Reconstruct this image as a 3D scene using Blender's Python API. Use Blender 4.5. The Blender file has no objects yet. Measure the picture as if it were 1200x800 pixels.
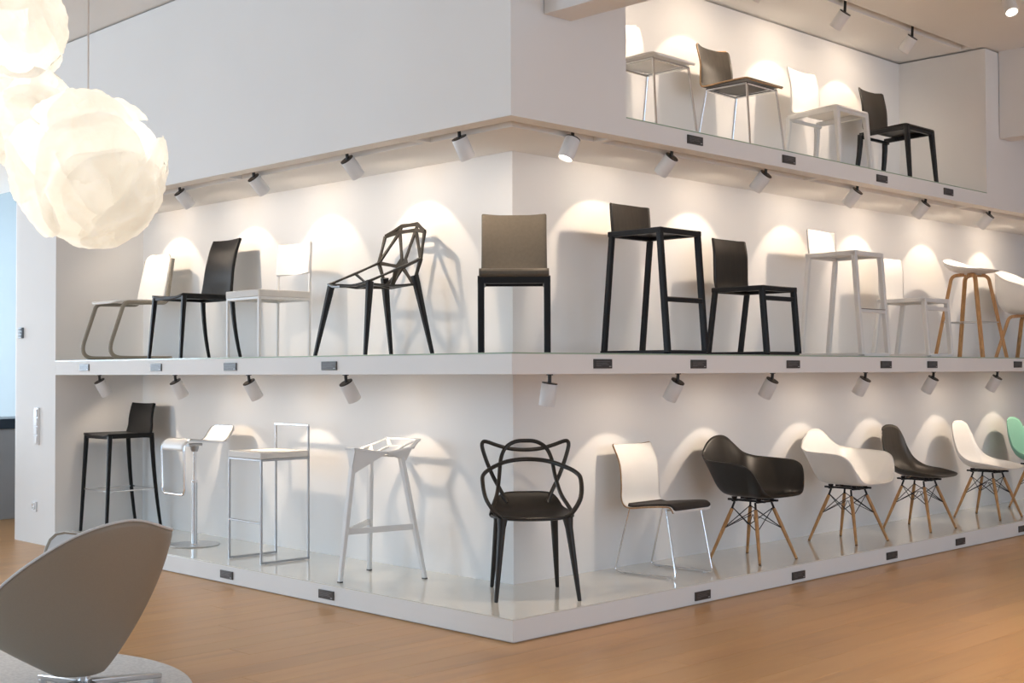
import bpy, bmesh, math, random
from math import sin, cos, pi, radians as R, sqrt
from mathutils import Vector, Matrix, noise

SC = bpy.context.scene
COL = SC.collection

# ------------------------------------------------------------------ camera
cam_d = bpy.data.cameras.new('camera')
cam_d.sensor_width = 36.0
cam_d.lens = 1511.8 / 1200 * 36.0
cam_d.clip_end = 200
cam = bpy.data.objects.new('camera', cam_d)
COL.objects.link(cam)
_yaw, _pit, _rol = .7908, .0230, -.0037
_f = Vector((cos(_yaw) * cos(_pit), sin(_yaw) * cos(_pit), sin(_pit)))
_r = _f.cross(Vector((0, 0, 1))).normalized()
_u = _r.cross(_f)
_R = _r * cos(_rol) + _u * sin(_rol)
_U = -_r * sin(_rol) + _u * cos(_rol)
_m = Matrix((_R, _U, -_f)).transposed().to_4x4()
_m.translation = Vector((-4.6511, -4.7023, 1.39))
cam.matrix_world = _m
SC.camera = cam

# ------------------------------------------------------------------ light and exposure
SC.view_settings.view_transform = 'Standard'
SC.view_settings.look = 'None'
SC.view_settings.exposure = 0.0
SC.view_settings.gamma = 1.0
SC.view_settings.use_curve_mapping = False
world = bpy.data.worlds.new('world')
SC.world = world
world.use_nodes = True
world.node_tree.nodes['Background'].inputs[0].default_value = (.62, .78, 1, 1)
world.node_tree.nodes['Background'].inputs[1].default_value = 1.0


def area(name, loc, target, sx, sy, power, color):
    l = bpy.data.lights.new(name, 'AREA')
    l.shape = 'RECTANGLE'
    l.size, l.size_y = sx, sy
    l.energy = power
    l.color = color
    o = bpy.data.objects.new(name, l)
    COL.objects.link(o)
    o.location = loc
    o.rotation_euler = (Vector(target) - Vector(loc)).to_track_quat('-Z', 'Z').to_euler()
    return o


# daylight at the far and side windows; the rear lamp is an added fill
area('daylight_far', (-3.0, 16.3, 2.1), (-3.0, 0, 2.1), 10.0, 3.2, 1080, (.70, .85, 1))
area('daylight_side', (-9.3, 4.0, 2.1), (0, 4.0, 2.1), 13.0, 3.2, 780, (.58, .80, 1))
area('rear_fill', (1.0, -9.3, 2.1), (1.0, 0, 2.1), 12.0, 3.2, 190, (.74, .86, 1))
WARM = (1.0, .80, .61)
SPOT_W = 11.5
SPILL_W = 6.5


# ------------------------------------------------------------------ materials
def mat(name, col, rough=.5, metal=0.0, noise_amt=0.0, noise_scale=8.0, bump=0.0, bump_scale=200.0,
        coat=0.0, spec=.5, emit=None, emit_s=0.0, stretch=None):
    m = bpy.data.materials.new(name)
    m.use_nodes = True
    nt = m.node_tree
    b = nt.nodes['Principled BSDF']
    b.inputs['Base Color'].default_value = (*col, 1)
    b.inputs['Roughness'].default_value = rough
    b.inputs['Metallic'].default_value = metal
    b.inputs['Coat Weight'].default_value = coat
    b.inputs['Specular IOR Level'].default_value = spec
    if emit:
        b.inputs['Emission Color'].default_value = (*emit, 1)
        b.inputs['Emission Strength'].default_value = emit_s
    tc = nt.nodes.new('ShaderNodeTexCoord')
    src = tc.outputs['Object']
    if stretch:
        mp = nt.nodes.new('ShaderNodeMapping')
        mp.inputs['Scale'].default_value = stretch
        nt.links.new(src, mp.inputs[0])
        src = mp.outputs[0]
    if noise_amt:
        n = nt.nodes.new('ShaderNodeTexNoise')
        n.inputs['Scale'].default_value = noise_scale
        n.inputs['Detail'].default_value = 5
        nt.links.new(src, n.inputs['Vector'])
        r = nt.nodes.new('ShaderNodeValToRGB')
        r.color_ramp.elements[0].color = (*[c * (1 - noise_amt) for c in col], 1)
        r.color_ramp.elements[1].color = (*[min(1, c * (1 + noise_amt)) for c in col], 1)
        r.color_ramp.elements[0].position = .3
        r.color_ramp.elements[1].position = .7
        nt.links.new(n.outputs['Fac'], r.inputs[0])
        nt.links.new(r.outputs[0], b.inputs['Base Color'])
    if bump:
        n2 = nt.nodes.new('ShaderNodeTexNoise')
        n2.inputs['Scale'].default_value = bump_scale
        n2.inputs['Detail'].default_value = 3
        nt.links.new(src, n2.inputs['Vector'])
        bp = nt.nodes.new('ShaderNodeBump')
        bp.inputs['Strength'].default_value = bump
        bp.inputs['Distance'].default_value = .002
        nt.links.new(n2.outputs['Fac'], bp.inputs['Height'])
        nt.links.new(bp.outputs[0], b.inputs['Normal'])
    return m


M = {}
M['wall'] = mat('white_wall_paint', (.835, .825, .81), .75, noise_amt=.012, noise_scale=1.5, bump=.05, bump_scale=300)
M['ceiling'] = mat('white_ceiling_paint', (.83, .82, .80), .8, noise_amt=.01, noise_scale=1.2)
M['glass_top'] = mat('glossy_white_back_painted_glass', (.80, .79, .73), .06, noise_amt=.01, coat=.3)
M['blue_wall'] = mat('pale_blue_wall_paint', (.31, .385, .43), .8, noise_amt=.02, noise_scale=2)
M['counter'] = mat('grey_counter_front', (.36, .37, .39), .6, noise_amt=.06, noise_scale=3)
M['dark_top'] = mat('dark_counter_top', (.015, .03, .05), .3)
M['black_leather'] = mat('black_leather', (.008, .008, .0085), .36, spec=.22, noise_amt=.15, noise_scale=40, bump=.25, bump_scale=260)
M['black_paint'] = mat('black_satin_paint', (.008, .009, .011), .36, spec=.35, noise_amt=.1, noise_scale=20)
M['black_wood'] = mat('black_stained_wood', (.011, .009, .007), .34, spec=.4, noise_amt=.35, noise_scale=9, bump=.2,
                      bump_scale=60, stretch=(6, 6, .6))
M['black_plastic'] = mat('black_matt_plastic', (.017, .0145, .012), .40, spec=.4, noise_amt=.06, noise_scale=20)
M['brown_metal'] = mat('dark_brown_cast_metal', (.032, .026, .019), .38, metal=.25, noise_amt=.1, noise_scale=15)
M['taupe'] = mat('taupe_veneer', (.115, .098, .076), .5, spec=.3, noise_amt=.06, noise_scale=60, bump=.1)
M['greige'] = mat('greige_lacquered_steel', (.30, .265, .21), .42, noise_amt=.03)
M['white_shell'] = mat('white_plastic_shell', (.83, .815, .79), .35, noise_amt=.01)
M['white_paint'] = mat('white_satin_paint', (.74, .74, .73), .4, noise_amt=.01)
M['off_white'] = mat('off_white_upholstery', (.72, .69, .65), .7, noise_amt=.02, bump=.15)
M['chrome'] = mat('polished_chrome', (.78, .79, .81), .14, metal=1, noise_amt=.02)
M['steel'] = mat('brushed_steel', (.58, .59, .60), .30, metal=1, noise_amt=.06, noise_scale=30, stretch=(1, 1, 20))
M['cap_metal'] = mat('dull_bronze_metal', (.22, .18, .16), .35, metal=.8, noise_amt=.05)
M['grey_metal'] = mat('grey_satin_metal', (.42, .43, .45), .35, metal=.6, noise_amt=.03)
M['glass_edge'] = mat('green_glass_edge', (.30, .42, .30), .15, noise_amt=.02)
M['oak'] = mat('oiled_oak_legs', (.50, .27, .105), .45, noise_amt=.22, noise_scale=14, stretch=(5, 5, .8))
M['ply'] = mat('plywood_edge', (.42, .26, .13), .5, noise_amt=.2, noise_scale=80)
M['walnut'] = mat('dark_brown_veneer', (.040, .034, .027), .38, noise_amt=.25, noise_scale=8, stretch=(6, 6, .7))
M['wire'] = mat('black_wire', (.02, .02, .024), .3, metal=.5, noise_amt=.05)
M['green_shell'] = mat('mint_green_shell', (.25, .52, .40), .35, noise_amt=.01)
M['black_pad'] = mat('black_seat_pad', (.02, .016, .014), .7, noise_amt=.2, noise_scale=60, bump=.3)
M['spot_white'] = mat('white_spotlight_housing', (.76, .76, .76), .42, noise_amt=.01)
M['spot_black'] = mat('black_spotlight_fitting', (.014, .012, .011), .35, noise_amt=.05)
M['lens'] = mat('lit_lamp_lens', (1, .95, .85), .3, emit=(1, .9, .76), emit_s=4.5)
M['plate'] = mat('dark_label_plate', (.075, .07, .065), .3, noise_amt=.08, noise_scale=60)
M['plate_card'] = mat('dark_card_insert', (.05, .045, .045), .35, noise_amt=.25, noise_scale=45)
M['plate_print'] = mat('grey_print', (.16, .16, .165), .5, noise_amt=.05)
M['plate_mark'] = mat('light_print', (.42, .42, .43), .5, noise_amt=.05)
M['switch'] = mat('white_switch_plastic', (.80, .80, .80), .3, noise_amt=.005)
M['switch_grey'] = mat('grey_switch_plastic', (.16, .19, .22), .3, noise_amt=.05)
M['egg_out'] = mat('greige_shell_lacquer', (.305, .25, .19), .48, noise_amt=.03, noise_scale=150, bump=.08)
M['egg_in'] = mat('pale_upholstery', (.66, .66, .66), .8, noise_amt=.03, bump=.3)
M['rug'] = mat('pale_grey_wool', (.70, .69, .68), .95, noise_amt=.12, noise_scale=60, bump=.9, bump_scale=350)
M['cord'] = mat('pale_cord', (.70, .64, .60), .6, noise_amt=.03)


def wood_floor():
    m = bpy.data.materials.new('oak_floor')
    m.use_nodes = True
    nt = m.node_tree
    L = nt.links.new
    b = nt.nodes['Principled BSDF']
    b.inputs['Roughness'].default_value = .24
    tc = nt.nodes.new('ShaderNodeTexCoord')
    oi = nt.nodes.new('ShaderNodeObjectInfo')
    off = nt.nodes.new('ShaderNodeVectorMath')
    off.operation = 'MULTIPLY'
    cmb = nt.nodes.new('ShaderNodeCombineXYZ')
    for i in range(3):
        L(oi.outputs['Random'], cmb.inputs[i])
    L(cmb.outputs[0], off.inputs[0])
    off.inputs[1].default_value = (37, 53, 11)
    add = nt.nodes.new('ShaderNodeVectorMath')
    L(tc.outputs['Object'], add.inputs[0])
    L(off.outputs[0], add.inputs[1])
    mp = nt.nodes.new('ShaderNodeMapping')
    mp.inputs['Scale'].default_value = (.30, 3.2, 1)
    L(add.outputs[0], mp.inputs[0])
    n = nt.nodes.new('ShaderNodeTexNoise')
    n.inputs['Scale'].default_value = 3.2
    n.inputs['Detail'].default_value = 6
    n.inputs['Roughness'].default_value = .52
    n.inputs['Distortion'].default_value = .6
    L(mp.outputs[0], n.inputs['Vector'])
    r = nt.nodes.new('ShaderNodeValToRGB')
    e = r.color_ramp.elements
    e[0].position = .15
    e[0].color = (.46, .225, .078, 1)
    e[1].position = .88
    e[1].color = (.64, .385, .165, 1)
    x = e.new(.5)
    x.color = (.58, .315, .118, 1)
    L(n.outputs['Fac'], r.inputs[0])
    hsv = nt.nodes.new('ShaderNodeHueSaturation')
    mr = nt.nodes.new('ShaderNodeMapRange')
    mr.inputs['To Min'].default_value = .94
    mr.inputs['To Max'].default_value = 1.05
    L(oi.outputs['Random'], mr.inputs[0])
    L(mr.outputs[0], hsv.inputs['Value'])
    L(r.outputs[0], hsv.inputs['Color'])
    L(hsv.outputs[0], b.inputs['Base Color'])
    bp = nt.nodes.new('ShaderNodeBump')
    bp.inputs['Strength'].default_value = .04
    bp.inputs['Distance'].default_value = .003
    L(n.outputs['Fac'], bp.inputs['Height'])
    L(bp.outputs[0], b.inputs['Normal'])
    mr2 = nt.nodes.new('ShaderNodeMapRange')
    mr2.inputs['To Min'].default_value = .26
    mr2.inputs['To Max'].default_value = .36
    L(n.outputs['Fac'], mr2.inputs[0])
    L(mr2.outputs[0], b.inputs['Roughness'])
    return m


M['floor'] = wood_floor()


def paper():
    m = bpy.data.materials.new('crumpled_lamp_paper')
    m.use_nodes = True
    nt = m.node_tree
    L = nt.links.new
    nt.nodes.remove(nt.nodes['Principled BSDF'])
    out = nt.nodes['Material Output']
    d = nt.nodes.new('ShaderNodeBsdfDiffuse')
    t = nt.nodes.new('ShaderNodeBsdfTranslucent')
    d.inputs[0].default_value = (.84, .82, .78, 1)
    tc = nt.nodes.new('ShaderNodeTexCoord')
    v = nt.nodes.new('ShaderNodeTexNoise')
    v.inputs['Scale'].default_value = 9
    v.inputs['Detail'].default_value = 7
    v.inputs['Roughness'].default_value = .6
    v.inputs['Distortion'].default_value = 1.2
    L(tc.outputs['Object'], v.inputs['Vector'])
    r = nt.nodes.new('ShaderNodeValToRGB')
    r.color_ramp.elements[0].position = .35
    r.color_ramp.elements[0].color = (.89, .87, .83, 1)
    r.color_ramp.elements[1].position = .62
    r.color_ramp.elements[1].color = (.95, .94, .92, 1)
    L(v.outputs['Fac'], r.inputs[0])
    L(r.outputs[0], t.inputs[0])
    mx = nt.nodes.new('ShaderNodeMixShader')
    mx.inputs[0].default_value = .74
    L(d.outputs[0], mx.inputs[1])
    L(t.outputs[0], mx.inputs[2])
    em = nt.nodes.new('ShaderNodeEmission')
    em.inputs[0].default_value = (1, .93, .82, 1)
    em.inputs[1].default_value = .12
    ad = nt.nodes.new('ShaderNodeAddShader')
    L(mx.outputs[0], ad.inputs[0])
    L(em.outputs[0], ad.inputs[1])
    L(ad.outputs[0], out.inputs['Surface'])
    bp = nt.nodes.new('ShaderNodeBump')
    bp.inputs['Strength'].default_value = .5
    bp.inputs['Distance'].default_value = .01
    L(v.outputs['Fac'], bp.inputs['Height'])
    L(bp.outputs[0], d.inputs['Normal'])
    return m


M['paper'] = paper()


# ------------------------------------------------------------------ geometry helpers
def V(*a):
    return Vector(a)


def fillet(pts, r, n=6):
    """round the inner corners of a polyline; r scalar or list"""
    pts = [Vector(p) for p in pts]
    out = [pts[0]]
    for i in range(1, len(pts) - 1):
        rr = r[i - 1] if isinstance(r, (list, tuple)) else r
        a, b, c = pts[i - 1], pts[i], pts[i + 1]
        d1, d2 = (a - b), (c - b)
        l1, l2 = d1.length, d2.length
        d1.normalize()
        d2.normalize()
        ang = d1.angle(d2)
        if rr <= 0 or ang > pi - .02:
            out.append(b)
            continue
        t = min(rr / math.tan(ang / 2), l1 * .49, l2 * .49)
        p, q = b + d1 * t, b + d2 * t
        for k in range(n + 1):
            s = k / n
            out.append(p * (1 - s) ** 2 + b * 2 * s * (1 - s) + q * s * s)
    out.append(pts[-1])
    return out


def spline(pts, n=8, closed=False):
    """Catmull-Rom through points (any dimension tuples)"""
    P = [tuple(p) for p in pts]
    k = len(P)
    out = []
    segs = k if closed else k - 1
    for i in range(segs):
        if closed:
            p0, p1, p2, p3 = P[(i - 1) % k], P[i], P[(i + 1) % k], P[(i + 2) % k]
        else:
            p1, p2 = P[i], P[i + 1]
            p0 = P[i - 1] if i > 0 else tuple(2 * a - b for a, b in zip(p1, p2))
            p3 = P[i + 2] if i + 2 < k else tuple(2 * b - a for a, b in zip(p1, p2))
        for j in range(n):
            t = j / n
            out.append(tuple(.5 * (2 * b + (c - a) * t + (2 * a - 5 * b + 4 * c - d) * t * t +
                                   (3 * b - a - 3 * c + d) * t ** 3) for a, b, c, d in zip(p0, p1, p2, p3)))
    if not closed:
        out.append(P[-1])
    return out


class G:
    def __init__(s):
        s.v = []
        s.f = []

    def add(s, verts, faces):
        o = len(s.v)
        s.v += [tuple(p) for p in verts]
        s.f += [tuple(i + o for i in f) for f in faces]
        return s

    def box(s, x0, x1, y0, y1, z0, z1):
        vs = [(x, y, z) for x in (x0, x1) for y in (y0, y1) for z in (z0, z1)]
        return s.add(vs, [(0, 1, 3, 2), (4, 6, 7, 5), (0, 4, 5, 1), (2, 3, 7, 6), (0, 2, 6, 4), (1, 5, 7, 3)])

    def prism(s, poly, z0, z1):
        n = len(poly)
        vs = [(x, y, z0) for x, y in poly] + [(x, y, z1) for x, y in poly]
        fs = [tuple(range(n))[::-1], tuple(range(n, 2 * n))]
        fs += [(i, (i + 1) % n, n + (i + 1) % n, n + i) for i in range(n)]
        return s.add(vs, fs)

    def sweep(s, path, sec, up=(0, 0, 1), scales=None, closed=False, cap=True):
        """sec: list of (a,b) in the frame (side, up)"""
        P = [Vector(p) for p in path]
        n, m = len(P), len(sec)
        up = Vector(up)
        vs = []
        prev = None
        for i in range(n):
            if closed:
                t = P[(i + 1) % n] - P[i - 1]
            else:
                t = (P[min(i + 1, n - 1)] - P[max(i - 1, 0)])
            t.normalize()
            if prev is None:
                a = t.cross(up)
                if a.length < 1e-3:
                    a = t.cross(Vector((1, 0, 0)))
                a.normalize()
            else:
                a = prev - t * prev.dot(t)
                a.normalize()
            prev = a
            b = a.cross(t)
            k = 1 if scales is None else scales[i]
            # widen at mitred corners
            w = 1.0
            if 0 < i < n - 1 and not closed:
                d1, d2 = (P[i] - P[i - 1]).normalized(), (P[i + 1] - P[i]).normalized()
                c = max(.35, cos(d1.angle(d2, 0) / 2))
                w = 1 / c if c > .36 else 1
                nn = (d2 - d1)
                if nn.length > 1e-4:
                    nn.normalize()
            for (x, y) in sec:
                off = a * (x * k) + b * (y * k)
                if w > 1.01:
                    off += nn * off.dot(nn) * (w - 1)
                vs.append(P[i] + off)
        fs = []
        for i in range(n if closed else n - 1):
            for j in range(m):
                i2 = (i + 1) % n
                fs.append((i * m + j, i * m + (j + 1) % m, i2 * m + (j + 1) % m, i2 * m + j))
        if cap and not closed:
            fs.append(tuple(range(m))[::-1])
            fs.append(tuple((n - 1) * m + j for j in range(m)))
        return s.add(vs, fs)

    def tube(s, path, r, n=8, closed=False):
        if isinstance(r, (list, tuple)):
            k = len(path)
            sc = [r[0] + (r[1] - r[0]) * i / (k - 1) for i in range(k)] if len(r) == 2 else list(r)
            return s.sweep(path, [(cos(2 * pi * j / n), sin(2 * pi * j / n)) for j in range(n)], scales=sc,
                           closed=closed)
        return s.sweep(path, [(r * cos(2 * pi * j / n), r * sin(2 * pi * j / n)) for j in range(n)], closed=closed)

    def bar(s, path, w, h, up=(0, 0, 1), scales=None, ch=.0):
        """rectangular (chamfered) bar: w along side axis, h along up axis"""
        c = ch or min(w, h) * .14
        x, y = w / 2, h / 2
        sec = [(-x + c, -y), (x - c, -y), (x, -y + c), (x, y - c), (x - c, y), (-x + c, y), (-x, y - c), (-x, -y + c)]
        return s.sweep(path, sec, up=up, scales=scales)

    def lathe(s, org, ax, prof, n=32):
        org, ax = Vector(org), Vector(ax).normalized()
        e1 = ax.orthogonal().normalized()
        e2 = ax.cross(e1)
        vs = [org + ax * h + (e1 * cos(2 * pi * j / n) + e2 * sin(2 * pi * j / n)) * r_ for h, r_ in prof for j in range(n)]
        return s.add(vs, [(i * n + j, i * n + (j + 1) % n, (i + 1) * n + (j + 1) % n, (i + 1) * n + j)
                          for i in range(len(prof) - 1) for j in range(n)])

    def cyl(s, p, q, r1, r2=None, n=24):
        r2 = r1 if r2 is None else r2
        return s.tube([p, q], [r1, r2], n)

    def grid(s, fn, nu, nv):
        vs = [fn(i / nu, j / nv) for j in range(nv + 1) for i in range(nu + 1)]
        w = nu + 1
        return s.add(vs, [(j * w + i, j * w + i + 1, (j + 1) * w + i + 1, (j + 1) * w + i)
                          for j in range(nv) for i in range(nu)])

    def build(s, name, m, parent=None, sharp=35, solid=0, subsurf=0, bevel=0, off=0, kind=None, label=None, m2=None):
        me = bpy.data.meshes.new(name)
        me.from_pydata(s.v, [], s.f)
        bm = bmesh.new()
        bm.from_mesh(me)
        bmesh.ops.remove_doubles(bm, verts=bm.verts, dist=1e-5)
        bmesh.ops.recalc_face_normals(bm, faces=bm.faces)
        bm.to_mesh(me)
        bm.free()
        me.materials.append(m)
        if m2:
            me.materials.append(m2)
        me.shade_smooth()
        if sharp < 180:
            me.set_sharp_from_angle(angle=R(sharp))
        o = bpy.data.objects.new(name, me)
        COL.objects.link(o)
        if subsurf:
            md = o.modifiers.new('subdivision', 'SUBSURF')
            md.levels = md.render_levels = subsurf
        if solid:
            md = o.modifiers.new('thickness', 'SOLIDIFY')
            md.thickness = solid
            md.offset = off
            if m2:
                md.material_offset_rim = 1
        if bevel:
            md = o.modifiers.new('bevel', 'BEVEL')
            md.width = bevel
            md.segments = 2
            md.limit_method = 'ANGLE'
        if parent:
            o.parent = parent
        if kind:
            o['kind'] = kind
        if label:
            o['label'] = label
        return o


def thing(name, label, cat, loc=(0, 0, 0), rz=0, group=None):
    o = bpy.data.objects.new(name, None)
    o.empty_display_size = .1
    COL.objects.link(o)
    o.location = loc
    o.rotation_euler = (0, 0, R(rz))
    o['label'] = label
    o['category'] = cat
    if group:
        o['group'] = group
    return o


def tag(o, label, cat, group=None):
    o['label'] = label
    o['category'] = cat
    if group:
        o['group'] = group
    return o


def copy_thing(root, loc, rz, label, group=None):
    r = root.copy()
    COL.objects.link(r)
    r.location = loc
    r.rotation_euler = (0, 0, R(rz))
    r['label'] = label
    if group:
        r['group'] = group
    for ch in list(root.children):
        c = ch.copy()
        COL.objects.link(c)
        c.parent = r
        for g in ch.children:
            d = g.copy()
            COL.objects.link(d)
            d.parent = c
    return r


def sheet(profile, nu=20, n=8, corner=.04, bow=None):
    """bent board: profile = [(x, z, halfwidth, sidebow)], swept along y"""
    pr = spline(profile, n)
    L = [0]
    for a, b in zip(pr, pr[1:]):
        L.append(L[-1] + math.hypot(b[0] - a[0], b[1] - a[1]))
    T = L[-1]
    # extra rows near both ends so the rounded corners are smooth
    def at(s):
        s = min(max(s, 0), T)
        for i in range(len(L) - 1):
            if s <= L[i + 1] + 1e-9:
                t = (s - L[i]) / max(1e-9, L[i + 1] - L[i])
                return tuple(p + (q - p) * t for p, q in zip(pr[i], pr[i + 1])), i
        return pr[-1], len(L) - 2
    ss = sorted(set([round(x, 5) for x in L] + [round(corner * (1 - cos(k * pi / 12)), 5) for k in range(7)] +
                    [round(T - corner * (1 - cos(k * pi / 12)), 5) for k in range(7)]))
    rows = []
    for s_ in ss:
        (x, z, hw, bw), i = at(s_)
        dx, dz = pr[i + 1][0] - pr[i][0], pr[i + 1][1] - pr[i][1]
        l = math.hypot(dx, dz)
        nx, nz = dz / l, -dx / l
        e = min(s_, T - s_)
        if corner > 0 and e < corner:
            hw = hw - corner + sqrt(max(0, corner ** 2 - (corner - e) ** 2))
        rows.append((x, z, hw, bw, nx, nz))
    g = G()
    m = len(rows) - 1

    def fn(u, v):
        x, z, hw, bw, nx, nz = rows[round(v * m)]
        y = (u * 2 - 1)
        q = bw * y * y
        return (x + nx * q, y * hw, z + nz * q)
    return g.grid(fn, nu, m)


def bowl(knots, c, a=1.6, b=2.2, nphi=72, nv=14, bfn=None, flare=0.0):
    """shell from centre c out to a rim given by knots (deg 0..180, x, y, z), mirrored"""
    full = list(knots) + [(360 - d, x, -y, z) for d, x, y, z in reversed(knots[1:-1])]
    ring = spline([(x, y, z) for d, x, y, z in full], 6, closed=True)
    n = len(ring)
    g = G()
    vs = [c]
    for j in range(1, nv + 1):
        v = j / nv
        s = 1 - (1 - v) ** a
        for i, (x, y, z) in enumerate(ring):
            bb = bfn(x, y, z) if bfn else b
            t = v ** bb
            if flare:
                k = flare * min(1, max(0, (z - .52) / .12))
                q = s * (1 - k) + k * s * v ** 5
            else:
                q = s
            vs.append((c[0] + (x - c[0]) * q, c[1] + (y - c[1]) * q, c[2] + (z - c[2]) * t))
    fs = [(0, 1 + i, 1 + (i + 1) % n) for i in range(n)]
    for j in range(nv - 1):
        for i in range(n):
            p = 1 + j * n
            q = p + n
            fs.append((p + i, q + i, q + (i + 1) % n, p + (i + 1) % n))
    return g.add(vs, fs)


# ------------------------------------------------------------------ the setting
H0, H1, H2, HC = .1228, 1.488, 2.823, 4.01      # plinth top, middle shelf top, upper shelf top, ceiling
B0, B1 = 1.3728, 2.7075                         # undersides of middle shelf and of upper volume
DP = .765                                       # depth of the recesses
XE, YE = 9.0, 5.18                              # end of right run, end of left run


def struct(o):
    o['kind'] = 'structure'
    return o


floor = struct(G().box(-9.2, 11, -9.2, 16.2, -.12, -.014).build('floor', M['floor']))
PL, PW = 2.2, .188
pg = G()
c_ = .0007
pg.prism([(0, 0), (PL - .0008, 0), (PL - .0008, PW - .0008), (0, PW - .0008)], -.014, -c_)
x0, x1, y0, y1 = 0, PL - .0008, 0, PW - .0008
pg.add([(x0, y0, -c_), (x1, y0, -c_), (x1, y1, -c_), (x0, y1, -c_),
        (x0 + c_, y0 + c_, 0), (x1 - c_, y0 + c_, 0), (x1 - c_, y1 - c_, 0), (x0 + c_, y1 - c_, 0)],
       [(0, 1, 5, 4), (1, 2, 6, 5), (2, 3, 7, 6), (3, 0, 4, 7), (4, 5, 6, 7)])
first = pg.build('plank', M['floor'], floor, sharp=20)
random.seed(4)
cells = []
for r_ in range(-16, 50):
    y = r_ * PW
    st = (r_ * .83) % PL
    for k in range(-4, 5):
        x = k * PL + st
        xa, xb = x, x + PL
        if y + PW <= .001:
            ok = xb > -3.9 and xa < 9.0 and (y > -.9 - .9 * 0 or xb < 6) and y + .75 * 0 > -3.1
            # keep the boards that the camera can see
            dx, dy = x + PL / 2 + 4.65, y + 4.70
            dep = dx * .703 + dy * .711
            lat = dx * .711 - dy * .703
            ok = ok and dep > 3.2 and abs(lat) < dep * .40 + 1.7
        else:
            ok = xb <= .02 + 2.2 and xa > -5.5 and xa < 0 and y < 9
            dx, dy = x + PL / 2 + 4.65, y + 4.70
            dep = dx * .703 + dy * .711
            lat = dx * .711 - dy * .703
            ok = ok and dep > 3.2 and lat > -dep * .40 - 1.6
        if ok:
            cells.append((x, y))
rest = G()
cells.sort(key=lambda c: (c[0] + 5.7) ** 2 + (c[1] + 4.7) ** 2)
for i, (x, y) in enumerate(cells[:299]):
    o = first if i == 0 else first.copy()
    if i:
        COL.objects.link(o)
    o.parent = floor
    o.location = (x, y, 0)
taken = set((round(x, 3), round(y, 3)) for x, y in cells[:299])
for r_ in range(-50, 87):
    y = r_ * PW
    st = (r_ * .83) % PL
    for k in range(-6, 6):
        x = k * PL + st
        if (round(x, 3), round(y, 3)) in taken:
            continue
        rest.box(x, x + PL - .0008, y, y + PW - .0008, -.014, 0)
rest.build('planks_beyond', M['floor'], floor, kind='stuff')


def ell(x0, y0, d0, d1, z0, z1, xe=XE, ye=YE):
    """L-shaped band: from offset d0 to offset d1 behind the two faces"""
    return [(d0, d0), (xe, d0), (xe, d1), (d1, d1), (d1, ye), (d0, ye)]


g = G()
g.prism(ell(0, 0, 0, DP, 0, 0), .006, H0 - .008)
g.prism(ell(0, 0, .012, DP, 0, 0), 0, .006)
t1 = struct(g.build('trim_1', M['wall'], bevel=.002))
G().prism(ell(0, 0, -.0, DP, 0, 0), H0 - .008, H0).build('glass_sheet', M['glass_top'], t1)
g = G()
g.prism(ell(0, 0, 0, DP, 0, 0), B0, H1 - .008)
t2 = struct(g.build('trim_2', M['wall'], bevel=.002))
G().prism(ell(0, 0, -.0, DP, 0, 0), H1 - .008, H1).build('glass_sheet', M['glass_top'], t2)
G().prism([(-.001, -.001), (XE, -.001), (XE, 0), (0, 0), (0, YE), (-.001, YE)], H1 - .0065, H1 - .001).build('glass_edge', M['glass_edge'], t2, label='thin green glass edge')

# soffit with the recessed light troughs, then the volumes above it
TA, TB = .108, .222
g = G()
g.prism(ell(0, 0, 0, TA, 0, 0), B1, B1 + .055)
g.prism(ell(0, 0, TB, DP, 0, 0), B1, B1 + .055)
for y in (.885, 2.84, 4.75):
    g.box(TA, TB, y, y + .06, B1, B1 + .055)
g.box(TA, TB, YE - .06, YE, B1, B1 + .055)
for x in (.885, 3.08, 5.30, 7.5):
    g.box(x, x + .06, TA, TB, B1, B1 + .055)
g.box(XE - .06, XE, TA, TB, B1, B1 + .055)
trim3 = struct(g.build('trim_3', M['wall']))
g = G().prism([(0, 0), (.915, 0), (.915, DP), (DP, DP), (DP, YE), (0, YE)], B1 + .055, HC - .012)
struct(g.build('wall_left', M['wall']))
g = G().box(.915, 5.42, 0, DP, B1 + .055, H2 - .008)
o = struct(g.build('trim_4', M['wall']))
G().box(.915, 5.42, 0, DP, H2 - .008, H2).build('glass_sheet', M['glass_top'], o)
G().box(.915, 5.42, -.001, 0, H2 - .0065, H2 - .001).build('glass_edge', M['glass_edge'], o, label='thin green glass edge')
struct(G().box(5.42, XE, 0, DP, B1 + .055, HC - .012).build('wall_right', M['wall']))
# back walls of the recesses
struct(G().box(DP, 1.15, DP, YE, 0, HC - .012).build('wall_left_recess', M['wall']))
struct(G().box(1.15, XE + .3, DP, 1.15, 0, HC - .012).build('wall_right_recess', M['wall']))
# rounded end of the left run
poly = [(0, YE)]
rr = .20
for k in range(0, 13):
    a = k / 12 * pi / 2
    poly.append((rr - rr * cos(a), 6.08 - rr + rr * sin(a)))
poly += [(1.15, 6.08), (1.15, YE)]
struct(G().prism(poly, 0, HC - .012).build('wall_left_end', M['wall']))
# closing wall of the right run, far beyond the frame
struct(G().box(XE, XE + .3, 0, DP, 0, HC - .012).build('wall_right_end', M['wall']))
# skirting shadow strip under the plinth
# ceiling with the slot of the lighting track
g = G()
SLX0, SLX1, SLY0, SLY1 = .95, 5.40, .10, .19
g.box(-9.2, 11, -9.2, SLY0, HC, HC + .06)
g.box(-9.2, 11, SLY1, 16.2, HC, HC + .06)
g.box(-9.2, SLX0, SLY0, SLY1, HC, HC + .06)
g.box(SLX1, 11, SLY0, SLY1, HC, HC + .06)
g.box(-9.2, 11, -9.2, 16.2, HC + .06, HC + .2)
struct(g.build('ceiling', M['ceiling']))
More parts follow.
